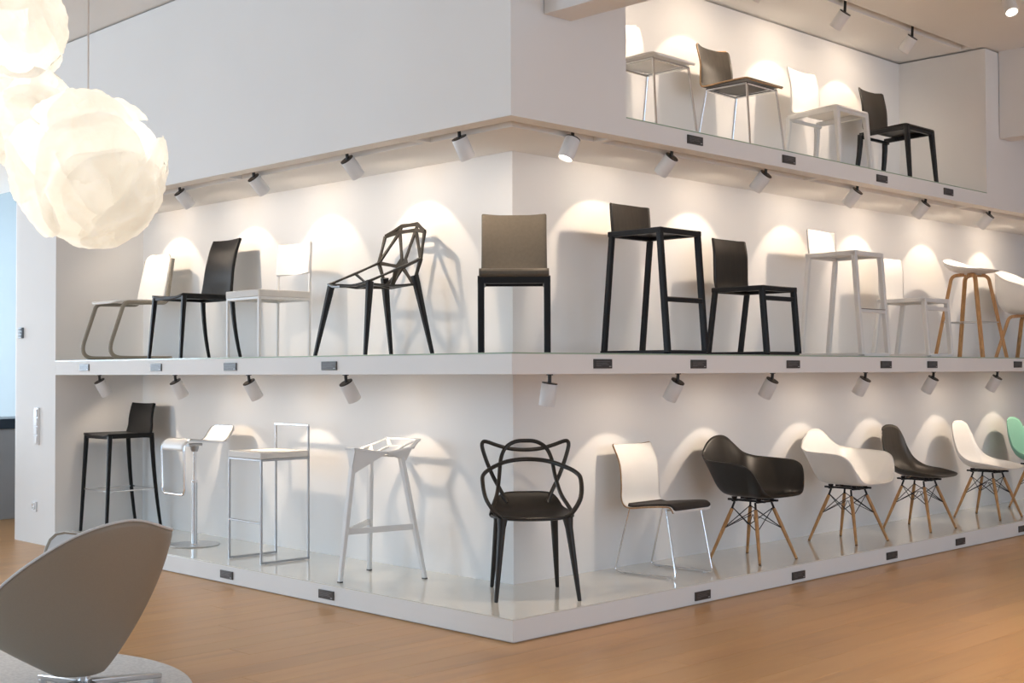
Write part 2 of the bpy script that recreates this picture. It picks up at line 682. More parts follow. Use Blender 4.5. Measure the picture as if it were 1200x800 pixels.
# two ceiling beams that run out from the right face over the room
for i, (a, b, z) in enumerate([(.245, .451, 3.278), (5.655, 5.86, 3.290)]):
    g = G().box(a, b, -9.2, -.006, z, HC)
    g.box(a + .012, b - .012, -.006, 0, z + .012, HC)
    struct(g.build('trim_%d' % (5 + i), M['wall']))
# outer walls with their window openings
def window_wall(name, n, horiz, at, lo, hi, w0, w1, t, mull):
    z0, z1 = .45, 3.7
    g = G()
    def bx(a, b, za, zb, e=0, gg=None):
        gg = gg or g
        if horiz:
            gg.box(a, b, at + e, at + t - e, za, zb)
        else:
            gg.box(at + e, at + t - e, a, b, za, zb)
    bx(lo, w0, 0, HC)
    bx(w1, hi, 0, HC)
    bx(w0, w1, 0, z0)
    bx(w0, w1, z1, HC)
    struct(g.build(name, M['wall']))
    f = G()
    for k in range(mull + 1):
        a = w0 + (w1 - w0) * k / mull
        bx(a - .03, a + .03, z0, z1, t * .3, f)
    bx(w0, w1, z0, z0 + .06, t * .3, f)
    bx(w0, w1, z1 - .06, z1, t * .3, f)
    struct(f.build('window_%d' % n, M['white_paint']))


window_wall('wall_back', 1, True, 16.0, -9.2, 11, -8, 2, .2, 5)
window_wall('wall_side', 2, False, -9.2, -9.2, 16.2, -2.5, 10.5, .2, 6)
window_wall('wall_behind', 3, True, -9.2, -9.2, 11, -5, 7, .2, 6)  # unseen window opening, added to go with the rear fill lamp
struct(G().box(11, 11.2, -9.2, 16.2, 0, HC).build('wall_right_outer', M['wall']))
struct(G().box(3.28, 3.5, 1.15, 16.0, 0, HC).build('wall_far', M['blue_wall']))

# grey counter behind the end of the left run
t = thing('counter', 'grey low counter with a dark top, far behind the rounded wall end', 'counter', (-.9, 7.43, 0))
G().box(0, 2.6, 0, .6, 0, .86).build('body', M['counter'], t, bevel=.004)
G().box(-.02, 2.62, -.02, .62, .86, .955).build('counter_top', M['dark_top'], t, bevel=.004, label='dark blue-black top')

# ------------------------------------------------------------------ spotlights
def spotlight(base, tilt, az, label, group, stem=.035, watt=None, lit=True, half=36, L=.13, blend=.18, spill=None):
    """base on the soffit; tilt from straight down towards azimuth az"""
    t = thing('spotlight', label, 'spotlight', base, 0, group)
    a, p = R(tilt), R(az)
    ax = V(sin(a) * cos(p), sin(a) * sin(p), -cos(a))
    top = V(0, 0, -stem - .012)
    G().box(-.014, .014, -.012, .012, -.006, 0).cyl((0, 0, -.006), tuple(top + ax * .01), .010, n=12) \
        .build('stem', M['spot_black'], t)
    r = .045
    G().cyl(tuple(top), tuple(top + ax * .006), r * .97, n=28).build('cap', M['spot_black'], t)
    g = G()
    s0, s1 = top + ax * .006, top + ax * (L)
    g.lathe(s0, ax, [(0, r * .9), (0, r * .96), (.004, r), (L - .010, r), (L - .006, r * .97), (L - .007, r * .88), (L - .026, r * .86)])
    g.build('lamp_head', M['spot_white'], t, sharp=50)
    G().cyl(tuple(s1 - ax * .014), tuple(s1 - ax * .010), r * .85, n=28).build('lens', M['lens'], t)
    if lit:
        l = bpy.data.lights.new('spot_bulb', 'SPOT')
        l.energy = watt or SPOT_W
        l.color = WARM
        l.spot_size = R(half * 2)
        l.spot_blend = blend
        l.shadow_soft_size = .012
        o = bpy.data.objects.new('spot_bulb', l)
        COL.objects.link(o)
        o.parent = t
        o.location = s1 + ax * .004
        o.rotation_euler = ax.to_track_quat('-Z', 'Y').to_euler()
        # the weak wide glow around the main beam
        l2 = bpy.data.lights.new('spill_bulb', 'SPOT')
        l2.energy = spill or SPILL_W
        l2.color = WARM
        l2.spot_size = R(168)
        l2.spot_blend = .6
        l2.shadow_soft_size = .03
        o2 = bpy.data.objects.new('spill_bulb', l2)
        COL.objects.link(o2)
        o2.parent = t
        o2.location = s1 + ax * .006
        o2.rotation_euler = o.rotation_euler
    return t


S2 = 'white cylinder spotlight in the high soffit, '
GU, GM, GT = 'spotlights of the upper soffit', 'spotlights under the middle shelf', 'spotlights of the ceiling track'
for y, ti, az, w, lb in [(4.60, 43, 0, 1, 'hidden behind the large paper lamp'),
                         (3.57, 43, -4, 1, 'just right of the large paper lamp'),
                         (2.62, 43, -4, 1, 'above the white square-seat chair'),
                         (1.60, 43, -4, 1, 'above the open lattice chair'),
                         (.58, 30, -5, .8, 'left of the corner, above the taupe chair')]:
    spotlight((.165, y, B1 + .05), ti, az, S2 + lb, GU, stem=.055, watt=SPOT_W * w)
for x, ti, az, w, lb in [(.65, 24, 165, .8, 'right of the corner, its lit lens showing'),
                         (1.54, 43, 94, 1, 'above the black bar stool'),
                         (2.54, 43, 94, 1, 'above the black low wooden chair'),
                         (3.70, 43, 94, 1, 'above the white bar stool with back'),
                         (4.72, 43, 94, 1, 'above the white low wooden chair'),
                         (5.83, 43, 94, 1, 'above the white bowl stool with oak legs'),
                         (6.95, 43, 94, 1, 'beyond the right edge, above the white armchair')]:
    spotlight((x, .165, B1 + .05), ti, az, S2 + lb, GU, stem=.055, watt=SPOT_W * w)
S1 = 'white cylinder spotlight under the middle shelf, '
for y, ti, az, w, lb in [(4.86, 31, -4, .8, 'above the black leather bar stool'), (3.70, 31, -4, .8, 'above the white wave-shaped stool'),
                      (2.74, 31, -4, .8, 'above the wire-framed bar stool'), (1.67, 31, -4, .8, 'above the white faceted stool')]:
    spotlight((.21, y, B0), ti, az, S1 + lb, GM, watt=SPOT_W * w * .85, half=36, spill=SPILL_W * .5)
for x, ti, az, w, lb in [(.50, 9, 110, .75, 'right of the corner, above the black loop-back armchair'),
                      (1.64, 31, 94, .8, 'above the white chair with black seat pad'),
                      (2.66, 31, 94, .8, 'above the black armchair shell'), (3.86, 31, 94, .8, 'above the white armchair shell'),
                      (4.90, 31, 94, .8, 'above the dark shell side chair'), (6.03, 31, 94, .8, 'above the white shell side chair'),
                      (7.15, 31, 94, .8, 'beyond the right edge, above the mint green chair')]:
    spotlight((x, .21, B0), ti, az, S1 + lb, GM, watt=SPOT_W * w * .85, half=36, spill=SPILL_W * .5)
for x, lb in [(1.50, 'out of view above the white shell chair'), (2.50, 'out of view above the dark veneer chair'),
              (3.52, 'above the white plastic chair of the top shelf'), (4.50, 'right one, above the black plastic chair')]:
    spotlight((x, .145, HC + .05), 40, 94, 'white cylinder spotlight on the ceiling track, ' + lb, GT, stem=.095, half=36, watt=SPOT_W * 1.1, spill=SPILL_W * 1.5)
spotlight((4.02, -.82, HC), 30, 228, 'lit ceiling spotlight at the upper right corner of the photo', 'spotlights of the room ceiling',
          stem=.05, watt=60, half=30)
for (x, y, wt, az, lb) in [(2.0, -3.3, 420, 0, 'over the open floor right of the corner'), (-1.6, -2.4, 200, 0, 'over the open floor left of the corner'),
                           (6.4, -3.0, 420, 0, 'over the open floor far right'), (-3.0, 3.2, 190, 0, 'over the open floor beside the left run')]:  # unseen downlights, added to brighten the floor and warm the ceiling
    spotlight((x, y, HC), 0, az, 'added ceiling spotlight out of view ' + lb, 'spotlights of the room ceiling', stem=.05, watt=wt, half=36, blend=.8, spill=3)

# ------------------------------------------------------------------ label plates
def plate_proto():
    t = thing('label_plate', 'x', 'label plate', group='label plates')
    # local: x along the wall, -y out of the wall
    G().box(-.075, .075, -.008, 0, -.026, .026).build('holder', M['plate'], t, bevel=.0015)
    G().box(-.069, .069, -.0092, -.008, -.021, .021).build('card', M['plate_card'], t)
    g = G()
    for z, a, b in [(.0125, -.062, .055), (.004, -.062, .03), (-.004, -.062, .045), (-.011, -.062, -.02)]:
        g.box(a, b, -.0097, -.0092, z - .0011, z + .0011)
    g.build('print_lines', M['plate_print'], t)
    G().box(.046, .065, -.0097, -.0092, -.017, -.0125).build('corner_mark', M['plate_mark'], t)
    return t


PP = plate_proto()
plates = []
for y, z, lb in [(4.68, 1.43, 'middle shelf edge, leftmost, below the cantilever chair'), (3.59, 1.426, 'middle shelf edge, below the black leather chair'),
                 (2.63, 1.426, 'middle shelf edge, below the white square-seat chair'), (1.55, 1.426, 'middle shelf edge, below the lattice chair'),
                 (4.76, .062, 'plinth edge, partly behind the lounge chair'), (3.58, .06, 'plinth edge, at the right rim of the lounge chair'),
                 (2.67, .061, 'plinth edge, below the wire-framed bar stool'), (1.58, .061, 'plinth edge, below the white faceted stool')]:
    plates.append(((0, y, z), -90, lb))
for x, z, lb in [(.70, 1.429, 'middle shelf edge, first right of the corner'), (1.565, 1.428, 'middle shelf edge, left of the low black chair'),
                 (2.58, 1.428, 'middle shelf edge, below the low black chair'), (3.775, 1.427, 'middle shelf edge, below the white bar stool with back'),
                 (4.465, 1.428, 'middle shelf edge, below the low white wooden chair'), (5.95, 1.43, 'middle shelf edge, rightmost'),
                 (1.59, .050, 'plinth edge, first right of the corner'), (2.62, .052, 'plinth edge, below the black armchair shell'),
                 (3.83, .057, 'plinth edge, below the white armchair shell'), (4.885, .056, 'plinth edge, below the dark shell side chair'),
                 (6.0, .058, 'plinth edge, rightmost, cut by the frame'),
                 (1.546, 2.768, 'top shelf edge, leftmost, below the dark veneer chair'), (2.55, 2.764, 'top shelf edge, below the white plastic chair'),
                 (3.744, 2.762, 'top shelf edge, below the black plastic chair'), (4.755, 2.764, 'top shelf edge, rightmost')]:
    plates.append(((x, 0, z), 0, lb))
for i, (loc, rz, lb) in enumerate(plates):
    lb = 'small dark label plate on the ' + lb
    if i == 0:
        PP.location = loc
        PP.rotation_euler = (0, 0, R(rz))
        PP['label'] = lb
    else:
        copy_thing(PP, loc, rz, lb)

# switches and socket on the rounded wall end
t = thing('light_switch', 'tall white strip of four light switches on the rounded wall end', 'switch', (0, 5.50, .958), 180)
G().box(0, .014, -.041, .041, -.15, .15).build('frame', M['switch'], t, bevel=.003)
for k in range(4):
    G().box(.013, .022, -.029, .029, -.141 + k * .0715, -.079 + k * .0715).build('rocker', M['switch'], t, bevel=.003)
t = thing('wall_socket', 'white power socket low on the rounded wall end', 'socket', (0, 5.54, .303), 180)
G().box(0, .014, -.041, .041, -.041, .041).build('frame', M['switch'], t, bevel=.003)
g = G()
g.lathe((0, 0, 0), (1, 0, 0), [(.012, .028), (.020, .028), (.020, .022), (.0142, .021)], 24)
g.build('outlet_ring', M['switch'], t, sharp=40)
G().cyl((.012, 0, .010), (.0165, 0, .010), .003, n=8).cyl((.012, 0, -.010), (.0165, 0, -.010), .003, n=8) \
    .build('contacts', M['spot_black'], t)
t = thing('room_controller', 'small grey control panel high on the rounded wall end', 'switch', (0, 5.80, 1.723), 180)
G().box(0, .02, -.035, .035, -.045, .045).build('frame', M['switch_grey'], t, bevel=.003)
for k in range(3):
    G().box(.019, .024, -.022, .022, -.036 + k * .026, -.016 + k * .026).build('button', M['plate_print'], t, bevel=.002)

# ------------------------------------------------------------------ chairs of the middle shelf, left run (all face out of the wall)
def hdr(name, label, x, y, z, rz, group=None, cat='chair'):
    return thing(name, label, cat, (x, y, z), rz, group)


def c_cantilever():
    t = hdr('cantilever_chair', 'white cantilever chair with greige steel runners, leftmost on the middle shelf', .335, 4.607, H1, 181)
    hw = .215
    for s in (1, -1):
        pts = [(-.262, s * hw * .93, .80), (-.20, s * hw, .448), (.165, s * hw, .44), (.315, s * hw, .014), (-.24, s * hw, .014)]
        p = fillet(pts, [.05, .06, .10], 8)
        G().sweep(p, [(.016 * cos(a * pi / 5), .015 * sin(a * pi / 5)) for a in range(10)], up=(0, 1, 0)) \
            .build('side_frame', M['greige'], t)
    G().bar([(-.235, -hw, .014), (-.235, hw, .014)], .028, .026).build('rear_crossbar', M['greige'], t)
    sheet([(.235, .437, .20, 0), (.18, .455, .215, 0), (0, .452, .215, .01), (-.14, .446, .212, .01), (-.188, .468, .206, .012),
           (-.212, .56, .203, .014), (-.242, .70, .196, .014), (-.272, .842, .186, .014)], corner=.07) \
        .build('seat_and_backrest', M['white_shell'], t, solid=.014, off=0, sharp=60)
    return t


def tapered(t, name, p0, p1, w0, w1, m, up=(1, 0, 0), n=6, curve=None):
    pts = []
    for i in range(n + 1):
        s = i / n
        q = Vector(p0).lerp(Vector(p1), s)
        if curve:
            q += Vector(curve) * (4 * s * (1 - s))
        pts.append(q)
    return G().bar(pts, 1, 1, up=up, scales=[w0 + (w1 - w0) * i / n for i in range(n + 1)], ch=.22).build(name, m, t)


def c_leather(name, label, x, y, z, rz, w, d, hs, hb, bar=False, cat='chair', splay=.045):
    t = hdr(name, label, x, y, z, rz, cat=cat)
    L = M['black_leather']
    hx, hy = d / 2, w / 2
    for s in (1, -1):
        tapered(t, 'leg', (hx - .018, s * (hy - .016), hs - .012), (hx + .02, s * (hy + .004), 0), .034, .022, L)
        tapered(t, 'leg', (-hx + .01, s * (hy - .018), hs - .012), (-hx - splay - .01, s * (hy - .004), 0), .032, .021, L,
                curve=(.012, 0, 0))
    # slung seat: leather panel dips between the rails
    def fn(u, v):
        a, b = u * 2 - 1, v * 2 - 1
        sag = .022 * (1 - a * a) * (.4 + .6 * abs(b)) * (1 if b > 0 else .5)
        return (b * hx, a * (hy - .002), hs - .003 - sag * (1 if b > -.2 else .6) + .004 * abs(a))
    G().grid(fn, 14, 14).build('seat', L, t, solid=.016, off=-1, sharp=60)
    g = G()
    for s in (1, -1):
        g.bar([(hx - .02, s * (hy - .02), hs - .022), (-hx + .01, s * (hy - .02), hs - .022)], .024, .03)
        g.bar([(s * (hx - .018), -hy + .02, hs - .028), (s * (hx - .018), hy - .02, hs - .028)], .024, .026)
    g.build('seat_frame', L, t)
    bh = hb - hs
    k = .45 if bar else 1
    pr = [(-hx + .02, hs - .015, hy - .012, .0), (-hx - .004, hs + bh * .22, hy - .022, .010), (-hx - .022 * k, hs + bh * .5, hy - .028, .012),
          (-hx - .055 * k, hs + bh * .8, hy - .032, .014), (-hx - .09 * k, hb, hy - .034, .016)]
    b = sheet(pr, corner=.0).build('backrest', L, t, solid=.022, off=0, sharp=60, bevel=.004)
    if bar:
        g = G()
        zf = .335 * 1.0
        e = .34
        fx = hx - .018 + .038 * .55
        bx = -hx - splay * .55
        P4 = [(fx, hy - .008, zf), (fx, -hy + .008, zf), (bx, -hy + .012, zf), (bx, hy - .012, zf)]
        for a_, b_ in zip(P4, P4[1:] + P4[:1]):
            g.tube([a_, b_], .006, 8)
        g.build('footrest', M['chrome'], t, label='thin chrome footrest ring')
    return t


def c_square():
    t = hdr('square_seat_chair', 'white chair with thick square seat, third from the left on the middle shelf', .335, 2.69, H1, 179)
    w, d, hs, hb = .193, .198, .448, .782
    m = M['white_paint']
    for s in (1, -1):
        G().bar([(d, s * w, hs - .045), (d, s * w, 0)], .018, .018, up=(1, 0, 0)).build('leg', m, t)
        G().bar([(-d - .012, s * w, hb), (-d - .004, s * w, hs), (-d + .0, s * w, 0)], .016, .018, up=(1, 0, 0)).build('leg', m, t)
    g = G()
    for s in (1, -1):
        g.bar([(d, s * w, hs - .055), (-d, s * w, hs - .055)], .018, .018)
        g.bar([(s * d, w, hs - .055), (s * d, -w, hs - .055)], .018, .018)
    g.build('seat_frame', m, t)
    G().box(-d - .004, d + .012, -w - .01, w + .01, hs - .046, hs).build('seat', M['off_white'], t, bevel=.005)
    sheet([(-d - .028, .575, w + .006, .035), (-d - .036, .67, w + .006, .035), (-d - .046, .79, w + .006, .035)], corner=.004) \
        .build('backrest', M['white_shell'], t, solid=.01, off=0, sharp=60)
    return t


def lattice(g, pts, edges, up=(0, 0, 1), w=.017, h=.009):
    for e in edges:
        a, b = e[0], e[1]
        ww = e[2] if len(e) > 2 else w
        A, B = Vector(pts[a]), Vector(pts[b])
        g.bar([A, (A + B) / 2, B], ww, h, up=e[3] if len(e) > 3 else up, scales=[1.15, .9, 1.15])
    return g


def tri(g, a, b, c, th=.007):
    a, b, c = Vector(a), Vector(b), Vector(c)
    n = (b - a).cross(c - a).normalized() * th / 2
    vs = [a + n, b + n, c + n, a - n, b - n, c - n]
    g.add(vs, [(0, 1, 2), (5, 4, 3), (0, 3, 4, 1), (1, 4, 5, 2), (2, 5, 3, 0)])


def c_lattice():
    t = hdr('lattice_chair', 'dark open-lattice metal chair with black tapered legs, left of the taupe corner chair', .36, 1.58, H1, 178)
    m = M['brown_metal']
    P = {}
    def mir(k, x, y, z):
        P[k + 'L'] = (x, y, z)
        P[k + 'R'] = (x, -y, z)
    mir('f', .215, .12, .425)      # front corners
    mir('fa', .188, .208, .445)     # front wings (tops of front legs)
    mir('m', .09, .10, .437)        # seat inner
    mir('n', -.06, .11, .432)
    mir('b', -.20, .145, .445)      # rear leg tops
    mir('a', -.20, .215, .600)       # hip / arm
    mir('s', -.242, .202, .772)     # shoulder
    mir('t', -.282, .080, .832)     # top
    mir('u', -.268, .082, .792)     # slot lower
    P['c'] = (-.225, 0, .56)        # centre node low back
    P['d'] = (-.13, 0, .425)
    P['e'] = (.13, 0, .415)
    P['g'] = (.24, 0, .420)
    P['mid'] = (-.01, .21, .522)
    P['midR'] = (-.01, -.21, .522)
    g = G()
    E = []
    for s in 'LR':
        o = 'mid' if s == 'L' else 'midR'
        E += [('f' + s, 'fa' + s), ('f' + s, 'm' + s), ('fa' + s, 'm' + s), ('m' + s, 'n' + s), ('n' + s, 'b' + s), ('fa' + s, o),
              (o, 'a' + s), (o, 'n' + s), ('m' + s, 'e'), ('n' + s, 'd'), ('b' + s, 'd'), ('a' + s, 'b' + s), ('m' + s, 'd'), ('g', 'f' + s)]
    lattice(g, P, E, w=.025, h=.012)
    E = []
    for s in 'LR':
        E += [('g', 'e')] if s == 'L' else []
    E += [('e', 'd')]
    lattice(g, P, E, w=.022, h=.012)
    for s in 'LR':
        tri(g, P['fa' + s], P['f' + s], Vector(P['fa' + s]) * .6 + Vector(P['m' + s]) * .4)
        tri(g, P['b' + s], P['d'], P['n' + s])
    g.build('seat', m, t)
    g = G()
    upx = (1, 0, .3)
    E = []
    for s in 'LR':
        E += [('a' + s, 's' + s), ('s' + s, 't' + s), ('u' + s, 'c'), ('u' + s, 's' + s), ('t' + s, 'u' + s), ('a' + s, 'c'), ('b' + s, 'c'),
              ('u' + s, 'a' + s), ('s' + s, 'c')]
    E += [('tL', 'tR'), ('uL', 'uR'), ('c', 'd')]
    E = [e for e in E if e not in (('sL', 'c'), ('sR', 'c'))]
    lattice(g, P, E, up=upx, w=.022, h=.012)
    for s in 'LR':
        tri(g, P['t' + s], P['u' + s], Vector(P['s' + s]) * .25 + Vector(P['u' + s]) * .75)
        tri(g, P['c'], Vector(P['c']) * .7 + Vector(P['a' + s]) * .3, Vector(P['c']) * .7 + Vector(P['u' + s]) * .3)
    g.build('backrest', m, t)
    bl = M['black_paint']
    for s in (1, -1):
        tapered(t, 'leg', (.178, s * .20, .44), (.258, s * .262, 0), .042, .022, bl, n=4)
        tapered(t, 'leg', (-.20, s * .155, .50), (-.297, s * .212, 0), .046, .022, bl, n=4)
    return t


def c_corner():
    t = hdr('taupe_shell_chair', 'taupe veneer shell chair on a black square frame, facing out at the corner', .425, .41, H1, 225)
    w, d = .180, .195
    m = M['black_paint']
    for s in (1, -1):
        G().bar([(d, s * w, .415), (d, s * w, 0)], .036, .038, up=(1, 0, 0)).build('leg', m, t)
        G().bar([(-d + .02, s * (w + .008), .415), (-d - .045, s * (w + .012), 0)], .034, .034, up=(1, 0, 0)).build('leg', m, t)
    g = G()
    g.bar([(d, -w - .018, .400), (d, w + .018, .400)], .036, .042)
    g.bar([(-d + .02, -w, .402), (-d + .02, w, .402)], .03, .03)
    for s in (1, -1):
        g.bar([(d, s * w, .402), (-d + .02, s * w, .402)], .034, .04)
    g.build('seat_frame', m, t)
    hw = .190
    sheet([(.21, .418, hw, 0), (.232, .430, hw, 0), (.224, .448, hw, 0), (.185, .457, hw, 0), (0, .452, hw, 0), (-.14, .448, hw, 0), (-.195, .47, hw, .002),
           (-.215, .545, hw - .002, .010), (-.24, .68, hw - .003, .018), (-.265, .805, hw - .003, .022)], corner=.006, n=6) \
        .build('seat_and_backrest', M['taupe'], t, solid=.010, off=0, sharp=60)
    return t


# right run: sled-framed wooden pair (bar height and chair height) in black and in white
def c_sled(name, label, x, z, m, mb, bar, y=.312, cat='chair', cap=None, rz=270.5):
    t = hdr(name, label, x, y, z, rz, cat=cat)
    hs = .757 if bar else .457
    hb = .936 if bar else .792
    w = .186
    F0, F1 = .205, (.205 + (.055 if bar else .035))
    R0, R1 = -.20, (-.27 if bar else -.262)
    b = .036
    for s in (1, -1):
        y_ = s * w
        G().bar([(F0 - b / 2, y_, hs - .01), (F1 - b / 2, y_, .012)], b, b * .95, up=(0, 1, 0)).build('leg', m, t)
        G().bar([(R0 + b / 2, y_, hs - .01), (R1 + b / 2, y_, .012)], b * .9, b * .95, up=(0, 1, 0)).build('leg', m, t)
        G().bar([(F1 - b, y_, .012), (R1, y_, .012)], b * .9, .024).build('runner', m, t)
    g = G()
    for s in (1, -1):
        g.bar([(F0, s * w, hs - .017), (R0 - .002, s * w, hs - .017)], b * .95, .034)
    g.bar([(F0 - b / 2, -w + .01, hs - .017), (F0 - b / 2, w - .01, hs - .017)], b, .034)
    g.bar([(R0 + b / 2, -w + .01, hs - .022), (R0 + b / 2, w - .01, hs - .022)], b * .8, .03)
    g.build('seat_frame', m, t)
    G().bar([(F1 - b / 2, -w + .01, .012), (F1 - b / 2, w - .01, .012)], b * .9, .024).build('front_runner', m, t)
    G().box(R0 + .01, F0 - b * .6, -w + .012, w - .012, hs - .012, hs - .002).build('seat', mb, t)
    if bar:
        zf = .325
        xf = F0 + (F1 - F0) * (1 - zf / hs) - b / 2
        fr = G().bar([(xf, -w, zf), (xf, w, zf)], .03, .026).build('footrest', m, t)
        G().box(xf - .018, xf + .018, -w + .018, w - .018, zf + .0125, zf + .0165).build('metal_cap', cap or M['cap_metal'], fr,
                                                                                     label='brushed metal cap')
    else:
        zf = .375
        xf = F0 + (F1 - F0) * (1 - zf / hs) - b / 2
        G().bar([(xf, -w, zf), (xf, w, zf)], .022, .030).build('stretcher', m, t)
    bh = hb - hs
    if bar:
        pr = [(-.178, hs - .02, .188, .0), (-.190, hs + .04, .189, .006), (-.198, hs + .11, .190, .009), (-.204, hb, .189, .010)]
    else:
        pr = [(-.168, hs - .03, .190, .0), (-.190, hs + .04, .192, .006), (-.196, hs + .14, .194, .010), (-.200, hs + .24, .194, .012),
              (-.214, hb, .190, .012)]
    sheet(pr, corner=.008).build('backrest', mb, t, solid=.012, off=0, sharp=60)
    return t


KN_DAW = [(0, .262, 0, .440), (18, .262, .12, .443), (31, .258, .195, .462), (42, .238, .245, .530), (51, .198, .288, .618), (62, .135, .306, .652),
          (76, .06, .311, .660), (92, -.03, .310, .664), (110, -.12, .298, .668), (128, -.195, .268, .676), (143, -.25, .222, .700), (156, -.278, .160, .755),
          (168, -.286, .085, .806), (180, -.284, 0, .822)]
KN_DSW = [(0, .262, 0, .432), (25, .255, .12, .436), (48, .215, .195, .450), (75, .08, .228, .474), (100, -.05, .222, .492), (125, -.145, .205, .545),
          (145, -.195, .185, .630), (158, -.225, .168, .715), (168, -.25, .13, .790), (174, -.262, .07, .817), (180, -.266, 0, .824)]
KN_TUB = [(0, .235, 0, .435), (20, .23, .13, .445), (38, .21, .22, .50), (55, .15, .275, .59), (75, .05, .30, .655), (100, -.08, .295, .70),
          (125, -.17, .255, .745), (145, -.235, .19, .785), (163, -.265, .10, .805), (180, -.275, 0, .81)]


def dowel_base(t, top=.398):
    P = []
    for sx in (1, -1):
        for sy in (1, -1):
            a, b = V(sx * .085, sy * .088, top - .02), V(sx * .205, sy * .205, 0)
            P.append((a, b))
            k = .045 if True else 0
            c = a.lerp(b, .10)
            d_ = c.lerp(b, 1)
            leg = G().tube([c, c.lerp(b, .3), b.lerp(c, .012), b], [.012, .0135, .0095, .0095], 12).build('leg', M['oak'], t)
            G().tube([b + V(0, 0, .0), b.lerp(a, .02)], [.0085, .0105], 12).build('foot_cap', M['wire'], leg)
            G().bar([a + V(0, 0, .01), a.lerp(b, .17)], .012, .012, up=(1, 0, 0)).build('leg_bracket', M['wire'], leg)
    g = G()
    order = [P[0], P[1], P[3], P[2]]
    for i in range(4):
        (a, b), (c, d) = order[i], order[(i + 1) % 4]
        g.tube([a.lerp(b, .08), c.lerp(d, .46)], .0032, 6)
        g.tube([c.lerp(d, .08), a.lerp(b, .46)], .0032, 6)
    for (a, b) in (P[0], P[1], P[2], P[3]):
        g.tube([a.lerp(b, .46), V(0, 0, top - .10) * 1.0 + (a - V(0, 0, a.z)) * .1], .0028, 6)
    g.build('wire_struts', M['wire'], t, label='black crossed wire struts')
    g = G()
    g.bar([(-.15, .07, top), (.15, .07, top)], .02, .014)
    g.bar([(-.15, -.07, top), (.15, -.07, top)], .02, .014)
    g.bar([(.1, -.09, top - .006), (.1, .09, top - .006)], .02, .012)
    g.bar([(-.1, -.09, top - .006), (-.1, .09, top - .006)], .02, .012)
    for sx in (1, -1):
        for sy in (1, -1):
            g.cyl((sx * .10, sy * .07, top), (sx * .10, sy * .07, top + .022), .016, .02, 12)
    g.build('mounting_frame', M['wire'], t)


def c_arm(name, label, x, y, z, m, rz=268, knots=KN_DAW):
    t = hdr(name, label, x, y, z, rz, group=None)
    def bf(X, Y, Z):
        return 2.3 + 1.2 * min(1, max(0, (abs(Y) - .15) / .12))
    o = bowl(knots, (.02, 0, .428), a=2.6, bfn=bf, nv=22, flare=.26).build('shell', m, t, solid=.007, off=0, sharp=180, subsurf=1)
    dowel_base(t)
    return t


def c_side(name, label, x, y, z, m, rz=269.5):
    t = hdr(name, label, x, y, z, rz)
    bowl(KN_DSW, (.03, 0, .418), a=1.9, b=2.3, nv=18).build('shell', m, t, solid=.007, off=0, sharp=180, subsurf=1)
    dowel_base(t)
    return t


def oak_arch(t, pts, name='leg_arch'):
    return G().bar(fillet(pts, .055, 8), .026, .030, up=(0, 0, 1)).build(name, M['oak'], t)


def c_bowl_stool():
    t = hdr('bowl_stool', 'tall stool with white bowl seat and bent oak legs on the middle shelf', 5.77, .32, H1, 267, cat='stool')
    kn = [(0, .215, 0, .735), (30, .20, .12, .737), (60, .11, .20, .745), (90, 0, .225, .762), (120, -.10, .205, .79), (150, -.17, .13, .825), (180, -.195, 0, .845)]
    bowl(kn, (.02, 0, .712), a=1.7, b=2.2).build('seat', M['white_shell'], t, solid=.009, off=0, sharp=180, subsurf=1)
    for s in (1, -1):
        for q in (1, -1):
            pts = [(s * .01, q * .05, .702), (s * .105, q * .11, .694), (s * .215, q * .20, 0)]
            G().bar(fillet(pts, .06, 8), .030, .028, up=(0, 0, 1)).build('leg', M['oak'], t)
    zf = .30
    k = (.694 - zf) / .694
    hx, hy = .105 + .11 * k, .11 + .09 * k
    g = G()
    P4 = [(hx, hy, zf), (hx, -hy, zf), (-hx, -hy, zf), (-hx, hy, zf)]
    for a_, b_ in zip(P4, P4[1:] + P4[:1]):
        g.bar([a_, b_], .016, .007)
    g.build('footrest', M['steel'], t)
    G().box(-.07, .07, -.07, .07, .700, .712).build('mounting_plate', M['steel'], t, bevel=.002)
    return t


def c_tub():
    t = hdr('tub_armchair', 'white tub armchair on oak legs, cut by the right edge on the middle shelf', 6.95, .32, H1, 270)
    bowl(KN_TUB, (.02, 0, .40), a=2.4, b=3.0, nv=18).build('shell', M['white_shell'], t, solid=.009, off=0, sharp=180, subsurf=1)
    for s in (1, -1):
        for q in (1, -1):
            pts = [(s * .01, q * .05, .390), (s * .135, q * .135, .380), (s * .225, q * .225, 0)]
            G().bar(fillet(pts, .055, 8), .030, .028, up=(0, 0, 1)).build('leg', M['oak'], t)
    G().box(-.07, .07, -.07, .07, .388, .405).build('mounting_plate', M['spot_black'], t, bevel=.002)
    return t


c_cantilever()
c_leather('leather_chair', 'black leather chair with high back, second from the left on the middle shelf', .335, 3.66, H1, 180, .437, .425, .466, .888)
c_square()
c_lattice()
c_corner()
c_sled('bar_stool', 'black wooden bar stool with a short back, right of the corner on the middle shelf', 1.545, H1, M['black_paint'], M['black_wood'], True,
       cat='stool')
c_sled('sled_chair', 'low black wooden chair on a sled frame, between the black and the white bar stool', 2.60, H1, M['black_paint'], M['black_wood'], False)
c_sled('bar_stool', 'white bar stool with short back, right of the low black chair', 3.75, H1, M['white_paint'], M['white_shell'], True, cat='stool')
c_sled('sled_chair', 'low white wooden chair on a sled frame, overlapped by the white bar stool', 4.77, H1, M['white_paint'], M['white_shell'], False)
c_bowl_stool()
c_tub()


